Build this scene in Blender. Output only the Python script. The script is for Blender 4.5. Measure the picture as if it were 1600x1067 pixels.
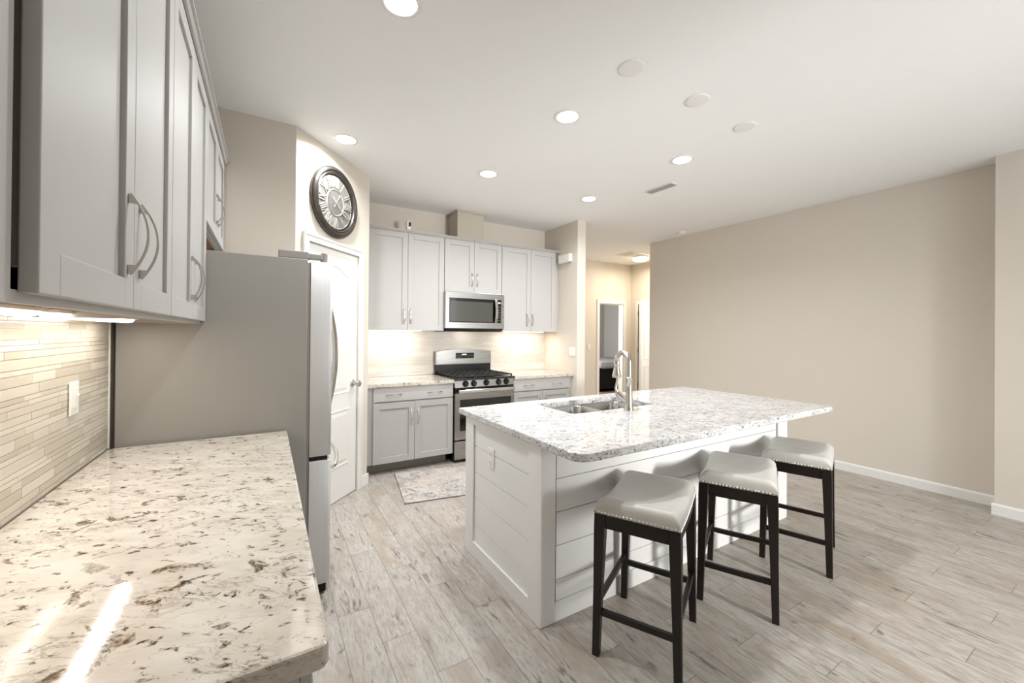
import bpy, bmesh, math, random
from mathutils import Vector, Matrix
random.seed(7)
for o in list(bpy.data.objects): bpy.data.objects.remove(o)
S = bpy.context.scene; COL = S.collection
PI = math.pi

# ------------------------------------------------------------------ camera
CAM_H, YAW, PITCH, ROLL, FPX, CY = 1.4208, 0.5447, 0.0042, 0.0085, 630.667, 518.63
c, s = math.cos(YAW), math.sin(YAW)
right, down, fwd = Vector((c, -s, 0)), Vector((0, 0, -1)), Vector((s, c, 0))
cp, sp = math.cos(PITCH), math.sin(PITCH)
fwd, down = fwd*cp - down*sp, down*cp + fwd*sp
cr, sr = math.cos(ROLL), math.sin(ROLL)
right, down = right*cr - down*sr, right*sr + down*cr
cam = bpy.data.cameras.new('camera'); cam.sensor_width = 36; cam.sensor_fit = 'HORIZONTAL'
cam.lens = FPX/1600*36; cam.clip_start = 0.02
cam.shift_y = -(533.5-CY)/1600
camo = bpy.data.objects.new('camera', cam); COL.objects.link(camo)
M = Matrix((right, -down, -fwd)).transposed().to_4x4(); M.translation = (0, 0, CAM_H)
camo.matrix_world = M; S.camera = camo

# ------------------------------------------------------------------ world, exposure, added fill lamps
W = bpy.data.worlds.new('world'); S.world = W; W.use_nodes = True
W.node_tree.nodes['Background'].inputs[0].default_value = (0.87, 0.94, 1.0, 1)
W.node_tree.nodes['Background'].inputs[1].default_value = 1.65
S.view_settings.view_transform = 'Standard'; S.view_settings.look = 'None'
S.view_settings.exposure = 0.66; S.view_settings.gamma = 1.0; S.view_settings.use_curve_mapping = False
LIGHT_CAN = 9.5      # each recessed ceiling light, watts
LIGHT_UC = 1.2        # each under-cabinet light
LIGHT_HALL = 13.0
LIGHT_FILL = 30.0     # added fill lamp behind the camera, casts the stool shadows

def area_light(name, loc, direction, sx, sy, power, color, parent=None, shape='RECTANGLE', spread=PI):
    l = bpy.data.lights.new(name, 'AREA'); l.shape = shape; l.size = sx; l.size_y = sy
    l.energy = power; l.color = color; l.spread = spread
    o = bpy.data.objects.new(name, l); COL.objects.link(o); o.location = loc
    o.rotation_euler = Vector(direction).to_track_quat('-Z', 'Y').to_euler()
    if parent: o.parent = parent
    return o
area_light('rear_fill', (2.85, -2.97, 1.35), (-.10, 1, -.05), .5, .7, LIGHT_FILL, (1.0, .98, .96), spread=math.radians(84))  # unseen fill lamp added in the open rear end of the room
area_light('bedroom_fill', (5.2, 7.6, 1.5), (1, .2, -.1), 1.0, 1.2, 85.0, (1.0, .96, .90))  # unseen lamp added to brighten the bedroom walls and bed

# ------------------------------------------------------------------ helpers
def link(o): COL.objects.link(o); return o
def obj(name, bm, m, parent=None, smooth=False, loc=None, rotz=0, **props):
    me = bpy.data.meshes.new(name); bmesh.ops.recalc_face_normals(bm, faces=bm.faces[:]); bm.to_mesh(me); bm.free()
    me.materials.append(m)
    if smooth:
        for p in me.polygons: p.use_smooth = True
        if hasattr(me, 'set_sharp_from_angle'): me.set_sharp_from_angle(angle=math.radians(38 if smooth is True else smooth))
    o = link(bpy.data.objects.new(name, me))
    if parent: o.parent = parent
    if loc: o.location = loc
    if rotz: o.rotation_euler = (0, 0, rotz)
    for k, v in props.items(): o[k] = v
    return o
def thing(name, label, cat, loc=(0, 0, 0), rotz=0, group=None):
    o = link(bpy.data.objects.new(name, None)); o.location = loc; o.rotation_euler = (0, 0, rotz)
    o.empty_display_size = .05
    o['label'] = label; o['category'] = cat
    if group: o['group'] = group
    return o
def tag(o, label, cat, group=None):
    o['label'] = label; o['category'] = cat
    if group: o['group'] = group
    return o
def struct(name, bm, m, parent=None, **k):
    o = obj(name, bm, m, parent, **k)
    if not parent: o['kind'] = 'structure'
    return o
def dup(root, loc, rotz, label, group=None):
    r = root.copy(); link(r); r.location = loc; r.rotation_euler = (0, 0, rotz); r['label'] = label
    if group: r['group'] = group
    for ch in list(root.children):
        k = ch.copy(); link(k); k.parent = r
        for g in ch.children:
            q = g.copy(); link(q); q.parent = k
    return r
def BM(): return bmesh.new()
def merge(dst, src):
    mp = {v: dst.verts.new(v.co) for v in src.verts}
    for f in src.faces:
        try: dst.faces.new([mp[v] for v in f.verts])
        except ValueError: pass
    src.free()
def box(bm, x0, x1, y0, y1, z0, z1, bev=0, seg=2):
    t = BM()
    v = [t.verts.new((x, y, z)) for x in (x0, x1) for y in (y0, y1) for z in (z0, z1)]
    for f in ((0,1,3,2), (4,6,7,5), (0,4,5,1), (2,3,7,6), (0,2,6,4), (1,5,7,3)): t.faces.new([v[i] for i in f])
    if bev: bmesh.ops.bevel(t, geom=t.edges[:], offset=bev, segments=seg, profile=.5, affect='EDGES', clamp_overlap=True)
    merge(bm, t); return bm
def B(*a, **k): return box(BM(), *a, **k)
def prism(bm, pts, axis, a, b):
    """polygon pts (2-D) extruded along axis from a to b"""
    def P(p, h):
        return {'z': (p[0], p[1], h), 'y': (p[0], h, p[1]), 'x': (h, p[0], p[1])}[axis]
    v0 = [bm.verts.new(P(p, a)) for p in pts]; v1 = [bm.verts.new(P(p, b)) for p in pts]
    n = len(pts)
    bm.faces.new(v0); bm.faces.new(v1[::-1])
    for i in range(n): bm.faces.new((v0[i], v0[(i+1) % n], v1[(i+1) % n], v1[i]))
    return bm
def lathe(bm, prof, n=32, centre=(0, 0, 0), axis='z'):
    """prof: (radius, height) pairs; axis 'z' up or 'y' (height runs towards -y)"""
    cx, cy, cz = centre
    rings = []
    for r, h in prof:
        ring = []
        for i in range(n):
            a = 2*PI*i/n
            if axis == 'z': p = (cx+r*math.cos(a), cy+r*math.sin(a), cz+h)
            elif axis == 'x': p = (cx+h, cy+r*math.cos(a), cz+r*math.sin(a))
            else: p = (cx+r*math.cos(a), cy-h, cz+r*math.sin(a))
            ring.append(bm.verts.new(p))
            if r < 1e-6: break
        rings.append(ring)
    for a, b in zip(rings, rings[1:]):
        for i in range(n):
            j = (i+1) % n
            if len(a) == 1 and len(b) == 1: break
            if len(a) == 1: bm.faces.new((a[0], b[j], b[i]))
            elif len(b) == 1: bm.faces.new((a[i], a[j], b[0]))
            else: bm.faces.new((a[i], a[j], b[j], b[i]))
    for ring in (rings[0], rings[-1]):
        if len(ring) > 2:
            try: bm.faces.new(ring)
            except ValueError: pass
    return bm
def sweep(bm, path, sect, up=None, radii=None, closed=False):
    """sect: list of (a,b) offsets in the plane across the path"""
    P = [Vector(p) for p in path]; n = len(P); rings = []
    prev = None
    for i, p in enumerate(P):
        if closed: t = P[(i+1) % n] - P[i-1]
        else: t = P[min(i+1, n-1)] - P[max(i-1, 0)]
        t.normalize()
        ref = Vector(up) if up else (prev if prev else (Vector((0, 0, 1)) if abs(t.z) < .9 else Vector((1, 0, 0))))
        u = ref - t*ref.dot(t); u.normalize(); w = t.cross(u); prev = u
        k = radii[i] if radii else 1
        rings.append([bm.verts.new(p + u*a*k + w*b*k) for a, b in sect])
    m = len(sect)
    for i in range(n if closed else n-1):
        a, b = rings[i], rings[(i+1) % n]
        for j in range(m): bm.faces.new((a[j], a[(j+1) % m], b[(j+1) % m], b[j]))
    if not closed: bm.faces.new(rings[0]); bm.faces.new(rings[-1][::-1])
    return bm
def circ(r, n=10): return [(r*math.cos(2*PI*i/n), r*math.sin(2*PI*i/n)) for i in range(n)]
def tube(bm, path, r, n=10, radii=None, closed=False): return sweep(bm, path, circ(r, n), None, radii, closed)
def rrect(x0, x1, y0, y1, r, n=6):
    """rounded rectangle outline, r = radius or four radii (x1y1, x0y1, x0y0, x1y0)"""
    if not isinstance(r, (list, tuple)): r = [r]*4
    pts = []
    for k, (cx, cy, sx, sy) in enumerate(((x1, y1, -1, -1), (x0, y1, 1, -1), (x0, y0, 1, 1), (x1, y0, -1, 1))):
        rr = max(r[k], 1e-4); a0 = k*PI/2
        for i in range(n+1):
            a = a0 + PI/2*i/n
            pts.append((cx+sx*rr+rr*math.cos(a), cy+sy*rr+rr*math.sin(a)))
    return pts
def loft(bm, loops, cap0=True, cap1=True):
    rs = [[bm.verts.new(p) for p in L] for L in loops]
    n = len(rs[0])
    for a, b in zip(rs, rs[1:]):
        for i in range(n): bm.faces.new((a[i], a[(i+1) % n], b[(i+1) % n], b[i]))
    if cap0: bm.faces.new(rs[0][::-1])
    if cap1: bm.faces.new(rs[-1])
    return rs
def slab(bm, x0, x1, y0, y1, z0, z1, r, hole=None, hr=.03, edge=.006):
    """stone top with eased edges and an optional cut-out"""
    rings = []
    for z, off in ((z1, edge), (z1-edge*.3, edge*.3), (z1-edge, 0), (z0+edge, 0), (z0, edge*.6)):
        rings.append([bm.verts.new((p[0], p[1], z)) for p in rrect(x0+off, x1-off, y0+off, y1-off, [max(q-off, .001) for q in (r if isinstance(r, (list, tuple)) else [r]*4)])])
    n = len(rings[0])
    for a, b in zip(rings, rings[1:]):
        for i in range(n): bm.faces.new((a[i], a[(i+1) % n], b[(i+1) % n], b[i]))
    if not hole:
        bm.faces.new(rings[0]); bm.faces.new(rings[-1][::-1]); return bm
    hs = []
    for z in (z1, z0):
        hs.append([bm.verts.new((p[0], p[1], z)) for p in rrect(*hole, hr)])
    m = len(hs[0])
    for i in range(m): bm.faces.new((hs[0][i], hs[1][i], hs[1][(i+1) % m], hs[0][(i+1) % m]))
    for ring, h in ((rings[0], hs[0]), (rings[-1], hs[1])):
        ed = [bm.edges.get((ring[i], ring[(i+1) % n])) for i in range(n)] + [bm.edges.get((h[i], h[(i+1) % m])) for i in range(m)]
        bmesh.ops.triangle_fill(bm, use_beauty=True, use_dissolve=False, edges=ed)
    return bm

# ------------------------------------------------------------------ materials
def srgb(r, g, b):
    f = lambda v: (v/255/12.92) if v/255 <= .04045 else ((v/255+.055)/1.055)**2.4
    return (f(r), f(g), f(b), 1)
class NT:
    def __init__(self, name):
        self.m = bpy.data.materials.new(name); self.m.use_nodes = True
        self.t = self.m.node_tree; self.bsdf = self.t.nodes['Principled BSDF']
    def n(self, typ, ins=None, **props):
        nd = self.t.nodes.new(typ)
        for k, v in props.items(): setattr(nd, k, v)
        for k, v in (ins or {}).items():
            if hasattr(v, 'is_output') or isinstance(v, bpy.types.NodeSocket): self.t.links.new(v, nd.inputs[k])
            else: nd.inputs[k].default_value = v
        return nd
    def math(self, op, a, b=0.0, c_=0.0):
        return self.n('ShaderNodeMath', {0: a, 1: b, 2: c_}, operation=op).outputs[0]
    def ramp(self, fac, stops, interp='LINEAR'):
        r = self.n('ShaderNodeValToRGB', {0: fac}); r.color_ramp.interpolation = interp
        e = r.color_ramp.elements
        while len(e) > 1: e.remove(e[-1])
        e[0].position, e[0].color = stops[0]
        for p, col in stops[1:]:
            q = e.new(p); q.color = col
        return r.outputs[0]
    def mix(self, fac, a, b, blend='MIX'):
        m = self.n('ShaderNodeMix', {0: fac, 6: a, 7: b}, data_type='RGBA', blend_type=blend); return m.outputs[2]
    def noise(self, vec, scale, detail=3, rough=.55, dist=0):
        return self.n('ShaderNodeTexNoise', {'Vector': vec, 'Scale': scale, 'Detail': detail, 'Roughness': rough, 'Distortion': dist}).outputs[0]
    def mapping(self, vec, scale=(1, 1, 1), rot=(0, 0, 0), loc=(0, 0, 0)):
        return self.n('ShaderNodeMapping', {'Vector': vec, 'Scale': scale, 'Rotation': rot, 'Location': loc}).outputs[0]
    def set(self, **k):
        for a, v in k.items():
            i = self.bsdf.inputs[a.replace('_', ' ')]
            if isinstance(v, bpy.types.NodeSocket): self.t.links.new(v, i)
            else: i.default_value = v
        return self
    def bump(self, h, strength=.2, dist=.01):
        b = self.n('ShaderNodeBump', {'Height': h, 'Strength': strength, 'Distance': dist})
        self.t.links.new(b.outputs[0], self.bsdf.inputs['Normal'])
def pos(t): return t.n('ShaderNodeNewGeometry').outputs['Position']
def objc(t): return t.n('ShaderNodeTexCoord').outputs['Object']
def plain(name, col, rough=.5, metal=0., bump=0, bscale=200, spec=.5, coat=0):
    t = NT(name)
    v = t.noise(objc(t), 6, 3)
    colr = t.mix(t.math('MULTIPLY', v, .10), col, (col[0]*.8, col[1]*.8, col[2]*.8, 1))
    t.set(Base_Color=colr, Roughness=rough, Metallic=metal)
    t.bsdf.inputs['Specular IOR Level'].default_value = spec
    if coat: t.bsdf.inputs['Coat Weight'].default_value = coat
    if bump: t.bump(t.noise(objc(t), bscale, 2), bump, .002)
    return t.m
def emit(name, col, strength):
    t = NT(name); t.set(Base_Color=(0.8, 0.8, 0.8, 1), Emission_Color=col, Emission_Strength=strength, Roughness=.4); return t.m

WALL = plain('wall_paint', srgb(223, 215, 203), .85, bump=.15, bscale=260, spec=.2)
WALL_GREY = plain('bedroom_paint', srgb(152, 151, 148), .85, spec=.2)
CEIL = plain('ceiling_paint', srgb(249, 249, 248), .9, bump=.25, bscale=160, spec=.1)
TRIM = plain('white_trim', srgb(238, 236, 232), .45)
PLATE = plain('white_plastic', srgb(240, 238, 232), .35)
CAB = plain('grey_cabinet_paint', srgb(186, 184, 181), .5, spec=.35)
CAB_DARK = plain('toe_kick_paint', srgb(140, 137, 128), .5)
MAPLE = plain('raw_maple', srgb(190, 138, 80), .55)
WHITE = plain('white_island_paint', srgb(236, 235, 232), .42)
CHROME = plain('brushed_nickel', srgb(200, 196, 190), .24, 1.)
NICKEL = plain('polished_chrome', srgb(222, 220, 216), .12, 1.)
BLACK = plain('black_enamel', srgb(16, 16, 17), .25)
BLACKGLASS = plain('black_glass', srgb(8, 8, 9), .05, coat=.5)
IRON = plain('cast_iron', srgb(34, 30, 28), .55, bump=.3)
DARKGAP = plain('dark_gap', srgb(20, 20, 20), .8)
RUBBER = plain('grey_gasket', srgb(160, 152, 146), .6)
BRASS = plain('dull_brass', srgb(110, 86, 56), .4, .8)
BEDBASE = plain('black_fabric', srgb(14, 14, 16), .9)
GLASSWHITE = emit('lamp_lens', (1, .97, .92, 1), 9.0)
GLASSWARM = emit('warm_lamp_lens', (1, .93, .82, 1), 3.2)
GLASSHALL = emit('hall_lamp_glass', (1, .88, .68, 1), 5.0)

def stainless(name, axis_scale, col, rough=.28):
    t = NT(name); v = t.noise(t.mapping(objc(t), axis_scale), 1, 2)
    t.set(Base_Color=t.mix(v, (col[0]*.86, col[1]*.86, col[2]*.86, 1), col), Metallic=1.0, Roughness=t.math('MULTIPLY_ADD', v, .12, rough-.06)); return t.m
STEEL = stainless('stainless_steel', (3, 3, 400), srgb(176, 174, 171))
STEEL_V = stainless('stainless_door', (400, 400, 3), srgb(222, 222, 221), .42); STEEL_V.node_tree.nodes['Principled BSDF'].inputs['Metallic'].default_value = .45
SINKM = stainless('sink_steel', (60, 60, 60), srgb(190, 188, 184), .25)
t = NT('fridge_side_paint')
t.set(Base_Color=srgb(156, 153, 147), Roughness=.42, Metallic=.1); t.bump(t.noise(pos(t), 420, 2), .35, .002); FRIDGE_SIDE = t.m

# wood-look floor tile: rows along y, 15 cm wide, about 91 cm long, staggered
t = NT('wood_tile_floor'); P_ = pos(t); xyz = t.n('ShaderNodeSeparateXYZ', {0: P_})
px, py = xyz.outputs[0], xyz.outputs[1]
rx = t.math('DIVIDE', t.math('SUBTRACT', px, .62), .1545)
row = t.math('FLOOR', rx); fx = t.math('SUBTRACT', rx, row)
ry = t.math('ADD', t.math('DIVIDE', t.math('SUBTRACT', py, 1.605), .843), t.math('MULTIPLY', row, 1/3))
colm = t.math('FLOOR', ry); fy = t.math('SUBTRACT', ry, colm)
pid = t.n('ShaderNodeCombineXYZ', {0: row, 1: colm, 2: 0.0}).outputs[0]
pr = t.n('ShaderNodeTexWhiteNoise', {'Vector': pid}, noise_dimensions='2D')
prv, prc = pr.outputs[0], pr.outputs[1]
dx = t.math('MULTIPLY', t.math('MINIMUM', fx, t.math('SUBTRACT', 1.0, fx)), .1545)
dy = t.math('MULTIPLY', t.math('MINIMUM', fy, t.math('SUBTRACT', 1.0, fy)), .843)
grout = t.math('LESS_THAN', t.math('MINIMUM', dx, dy), .0019)
off = t.n('ShaderNodeVectorMath', {0: prc, 1: (37.0, 19.0, 11.0)}, operation='MULTIPLY').outputs[0]
def pl(sc): return t.n('ShaderNodeVectorMath', {0: t.mapping(P_, sc), 1: off}, operation='ADD').outputs[0]
fine = t.noise(pl((1, .16, 1)), 95, 4, .7, .3)       # fine grain
wave = t.noise(pl((1, .22, 1)), 15, 4, .6, 1.6)      # cathedral figure
patch = t.noise(pl((1, .35, 1)), 6.5, 3, .5, .3)     # soft tone patches
crack = t.noise(pl((1, .14, 1)), 30, 4, .65, .9)     # dark checks
where = t.noise(pl((1, .5, 1)), 8, 2, .5)
knot = t.noise(pl((1, .6, 1)), 13, 2, .5, .5)
base = t.ramp(fine, [(.30, srgb(146, 138, 129)), (.46, srgb(181, 174, 166)), (.62, srgb(195, 190, 182)), (.8, srgb(201, 196, 189))])
base = t.mix(t.ramp(wave, [(.50, (0, 0, 0, 1)), (.66, (.6, .6, .6, 1))]), base, srgb(158, 149, 138))
base = t.mix(t.ramp(patch, [(.48, (0, 0, 0, 1)), (.70, (.75, .75, .75, 1))]), base, srgb(162, 147, 131))
dark = t.math('MULTIPLY', t.ramp(crack, [(.56, (0, 0, 0, 1)), (.64, (1, 1, 1, 1))]), t.ramp(where, [(.50, (0, 0, 0, 1)), (.60, (1, 1, 1, 1))]))
base = t.mix(t.math('MULTIPLY', dark, .72), base, srgb(78, 69, 60))
kn = t.math('MULTIPLY', t.ramp(knot, [(.70, (0, 0, 0, 1)), (.76, (1, 1, 1, 1))]), t.ramp(fine, [(.40, (.3, .3, .3, 1)), (.55, (1, 1, 1, 1))]))
base = t.mix(t.math('MULTIPLY', kn, .7), base, srgb(68, 62, 57))
base = t.mix(t.math('MULTIPLY', prv, .24), base, srgb(146, 139, 131))
base = t.mix(t.math('MULTIPLY', grout, .8), base, srgb(126, 119, 111))
t.set(Base_Color=base, Roughness=.40)
t.bump(t.math('SUBTRACT', t.math('MULTIPLY', fine, .3), grout), .25, .002); FLOOR = t.m

def granite(name, ground, ground2, flake, brown, dark, sc, amt, spots, fleck):
    t = NT(name); P_ = pos(t)
    d = t.mapping(P_, (1, 1, 1), (0, 0, math.radians(28)))
    e = t.mapping(d, (.42, 1, 1))
    soft = t.noise(e, 14*sc, 4, .55, .6)
    vein = t.noise(t.mapping(d, (.36, 1, 1)), 24*sc, 6, .62, .6)
    zone = t.noise(t.mapping(d, (.6, 1, 1), loc=(7, 1, 4)), 4.5*sc, 3, .55, .6)
    grit = t.noise(d, 110*sc, 3, .6)
    blot = t.noise(t.mapping(d, (.75, 1, 1), loc=(3, 5, 2)), 15*sc, 4, .62, .8)
    bz = t.noise(t.mapping(d, (.8, 1, 1), loc=(9, 2, 6)), 3.2*sc, 2, .5)
    spk = t.noise(t.mapping(d, (.6, 1, 1), loc=(1, 8, 3)), 40*sc, 4, .6, .6)
    K, Wt = (0, 0, 0, 1), (1, 1, 1, 1)
    col = t.mix(t.ramp(soft, [(.36, K), (.66, Wt)]), ground, ground2)
    line = t.math('ABSOLUTE', t.math('SUBTRACT', vein, .5))
    f1 = t.math('MULTIPLY', t.ramp(line, [(.006, Wt), (.022, K)]), t.ramp(zone, [(.45, (.06, .06, .06, 1)), (.62, Wt)]))
    col = t.mix(t.math('MULTIPLY', f1, amt), col, flake)
    f4 = t.math('MULTIPLY', t.ramp(spk, [(fleck, K), (fleck+.07, Wt)]), t.ramp(grit, [(.36, K), (.50, Wt)]))
    col = t.mix(t.math('MULTIPLY', f4, .8*amt), col, flake)
    f2 = t.math('MULTIPLY', t.ramp(blot, [(.58, K), (.63, Wt)]), t.ramp(bz, [(spots, K), (spots+.07, Wt)]))
    col = t.mix(t.math('MULTIPLY', f2, t.ramp(grit, [(.35, (.35, .35, .35, 1)), (.6, Wt)])), col, brown)
    f3 = t.math('MULTIPLY', t.ramp(spk, [(fleck+.05, K), (fleck+.09, Wt)]), t.ramp(grit, [(.40, K), (.48, Wt)]))
    col = t.mix(t.math('MULTIPLY', f3, .9), col, dark)
    t.set(Base_Color=col, Roughness=.08); t.bsdf.inputs['Specular IOR Level'].default_value = .5
    return t.m
GRANITE = granite('cream_granite', srgb(208, 202, 193), srgb(192, 184, 172), srgb(104, 92, 76), srgb(84, 66, 40), srgb(46, 38, 30), 1.25, .58, .46, .566)
GRANITE_I = granite('white_granite', srgb(222, 221, 219), srgb(196, 195, 196), srgb(100, 100, 105), srgb(118, 106, 92), srgb(30, 30, 35), 1.9, .95, .60, .55)

# mosaic tile: every strip carries its own tone
def tile_mat(name, a, b, c3, rough):
    t = NT(name); at = t.n('ShaderNodeAttribute', attribute_name='tone').outputs['Fac']
    col = t.ramp(at, [(0, a), (.5, b), (1, c3)])
    n = t.noise(t.mapping(objc(t), (3, 3, 30)), 3, 4)
    col = t.mix(t.math('MULTIPLY', n, .35), col, (a[0]*.8, a[1]*.8, a[2]*.8, 1))
    t.set(Base_Color=col, Roughness=rough); return t.m
TILE = tile_mat('mosaic_strip_tile', srgb(198, 189, 172), srgb(218, 210, 195), srgb(232, 225, 212), .14)
TILE_B = tile_mat('mosaic_strip_tile_stone', srgb(206, 199, 189), srgb(216, 210, 200), srgb(224, 219, 211), .25)
GROUT = plain('tile_grout', srgb(226, 218, 203), .8)

t = NT('grey_leather'); n = t.noise(objc(t), 9, 4); v = t.n('ShaderNodeTexVoronoi', {'Vector': objc(t), 'Scale': 260.0}).outputs[0]
t.set(Base_Color=t.mix(n, srgb(186, 183, 176), srgb(206, 204, 199)), Roughness=.36); t.bump(v, .12, .001); LEATHER = t.m
t = NT('espresso_wood'); n = t.noise(t.mapping(objc(t), (14, 14, 1.2)), 5, 4)
t.set(Base_Color=t.mix(n, srgb(13, 8, 7), srgb(30, 16, 12)), Roughness=.36); ESPRESSO = t.m
t = NT('distressed_rug'); P_ = objc(t)
n1 = t.noise(P_, 14, 6, .75, 1.5); n2 = t.noise(P_, 4, 3, .5, .8); v = t.n('ShaderNodeTexVoronoi', {'Vector': P_, 'Scale': 7.0}).outputs[0]
col = t.ramp(n1, [(.36, srgb(112, 108, 106)), (.46, srgb(166, 160, 154)), (.58, srgb(208, 203, 196))])
col = t.mix(t.ramp(n2, [(.45, (0, 0, 0, 1)), (.6, (.7, .7, .7, 1))]), col, srgb(206, 194, 184))
col = t.mix(t.math('MULTIPLY', v, .3), col, srgb(150, 142, 140))
t.set(Base_Color=col, Roughness=.95); t.bump(n1, .5, .004); RUG = t.m
t = NT('aged_pewter'); n = t.noise(objc(t), 12, 5)
t.set(Base_Color=t.mix(n, srgb(58, 54, 50), srgb(112, 107, 102)), Roughness=.34, Metallic=.85); PEWTER = t.m
t = NT('silver_dial'); n = t.noise(objc(t), 16, 5)
t.set(Base_Color=t.mix(n, srgb(36, 34, 31), srgb(54, 51, 47)), Roughness=.5, Metallic=.2); DIAL = t.m
t = NT('grey_blanket'); n = t.noise(objc(t), 12, 4)
t.set(Base_Color=t.mix(n, srgb(96, 97, 102), srgb(180, 180, 182)), Roughness=.9); BLANKET = t.m
GLASSDIM = plain('oven_window_glass', srgb(30, 26, 22), .06, coat=.4)
GLASSMIC = plain('microwave_window_glass', srgb(74, 72, 68), .12, coat=.4)
SCREEN = emit('range_display', (.9, .25, .15, 1), .12)
KEYS = plain('key_legend', srgb(190, 190, 188), .5)

# ------------------------------------------------------------------ the room
H = 2.893; XW = -.588; YW = 4.738; YB = -3.0
struct('floor', B(-.75, 7.2, YB, 6.16, -.10, 0), FLOOR)
struct('ceiling', B(-.75, 7.2, YB, 6.16, H, H+.1), CEIL)
struct('wall_light_block', B(XW, 2.4, -1.62, -1.5, 0, H), WALL)  # added unseen wall, keeps light from behind off the left cabinets
struct('wall_left', B(XW-.12, XW, YB, 3.266, 0, H), WALL)
struct('wall_pantry', B(XW-.12, .1636, 3.266, 3.40, 0, H), WALL)
struct('wall_back', B(.69, 3.408, YW, YW+.12, 0, H), WALL)
struct('wall_pantry_return', B(.69, .810, 3.952, YW, 0, H), WALL)
struct('wall_divider', B(3.408, 3.543, 4.010, 6.033, 0, H), WALL)
struct('wall_right', B(5.256, 7.1, .767, 4.408, 0, H), WALL)
struct('wall_pillar', B(5.023, 7.1, YB, .767, 0, H), WALL)
struct('wall_hall_right', B(6.608, 6.75, 4.408, 6.033, 0, H), WALL)
bm = BM()      # hall far wall with the bedroom doorway
box(bm, 3.408, 5.704, 6.033, 6.153, 0, H); box(bm, 6.382, 6.75, 6.033, 6.153, 0, H); box(bm, 5.704, 6.382, 6.033, 6.153, 2.05, H)
struct('wall_hall', bm, WALL)
# bedroom beyond the doorway
struct('floor_bedroom', B(4.6, 9.6, 6.153, 9.6, -.1, 0), plain('bedroom_floor', srgb(120, 100, 84), .6))
struct('wall_bedroom_back', B(4.6, 9.6, 9.3, 9.4, 0, 2.7), WALL_GREY)
struct('wall_bedroom_side', B(9.0, 9.1, 6.153, 9.3, 0, 2.7), WALL_GREY)
struct('wall_bedroom_left', B(4.6, 4.7, 6.153, 9.3, 0, 2.7), WALL_GREY)
struct('wall_bedroom_front', B(6.75, 9.0, 6.055, 6.153, 0, 2.7), WALL_GREY)
struct('ceiling_bedroom', B(4.6, 9.6, 6.153, 9.4, 2.7, 2.8), CEIL)

# diagonal pantry wall, built along its own x axis from the corner A
A = Vector((.1636, 3.2657, 0)); ANG = math.atan2(.72561718, .68809862); L = .939
bm = BM(); D0, D1, DZ = .128, .772, 2.100
box(bm, 0, D0, 0, .10, 0, H); box(bm, D1, L, 0, .10, 0, H); box(bm, D0, D1, 0, .10, DZ, H)
struct('wall_pantry_front', bm, WALL, loc=A, rotz=ANG)
bm = BM()      # door casing: stepped profile
for x0, x1, z0, z1 in ((D0-.062, D0, 0, DZ+.06), (D1, D1+.062, 0, DZ+.06), (D0, D1, DZ, DZ+.06)):
    box(bm, x0, x1, -.016, -.0005, z0, z1, .004)
box(bm, D0-.062, D0-.045, -.021, -.0155, 0, DZ+.06, .003); box(bm, D1+.045, D1+.062, -.021, -.0155, 0, DZ+.06, .003); box(bm, D0-.062, D1+.062, -.021, -.0155, DZ+.043, DZ+.06, .003)
struct('trim_1', bm, TRIM, loc=A, rotz=ANG)
door1 = struct('door_1', B(D0+.003, D1-.003, .006, .041, .012, DZ-.003, .002), TRIM, loc=A, rotz=ANG)
def panel_bead(bm, pts, y=.006):
    sweep(bm, [(p[0], y, p[1]) for p in pts], [(-.013, -.001), (-.006, .005), (.002, .002), (.006, .006), (.013, -.001)], up=(0, 1, 0), closed=True)
bm = BM()
xl, xr = D0+.112, D1-.112
def bead(bm, pts, y=.006):
    n = len(pts); C_ = Vector((sum(p[0] for p in pts)/n, sum(p[1] for p in pts)/n))
    rings = []
    for off, h in ((0, 0), (.006, .006), (.016, .002), (.024, .0005), (.05, .006)):
        ring = []
        for i, p in enumerate(pts):
            a, b_ = Vector(pts[i-1]), Vector(pts[(i+1) % n]); q = Vector(p)
            e1 = (q-a).normalized(); e2 = (b_-q).normalized()
            nrm = Vector((-(e1+e2).y, (e1+e2).x)).normalized()
            k = max(.55, math.sqrt(max(.01, (1+e1.dot(e2))/2)))
            r_ = q + nrm*off/k
            ring.append(bm.verts.new((r_.x, y-h, r_.y)))
        rings.append(ring)
    for a, b_ in zip(rings, rings[1:]):
        for i in range(n): bm.faces.new((a[i], a[(i+1) % n], b_[(i+1) % n], b_[i]))
    bm.faces.new(rings[-1])
arch = [(xl, .90), (xr, .90)]
for i in range(17):
    u = i/16; x = xr+(xl-xr)*u
    arch.append((x, 1.905+.07*(.5-.5*math.cos(2*PI*u))))
bead(bm, arch); bead(bm, [(xl, .29), (xr, .29), (xr, .766), (xl, .766)])
struct('panel_moulding', bm, TRIM, door1)
bm = BM(); lathe(bm, [(0, 0), (.033, 0), (.033, .004), (.026, .010), (.012, .013), (.011, .034), (.020, .040), (.029, .050), (.031, .062), (.026, .073), (.012, .079), (0, .080)], 24, (D1-.065, .006, .97), 'y')
struct('door_knob', bm, CHROME, door1, smooth=True)

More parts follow.
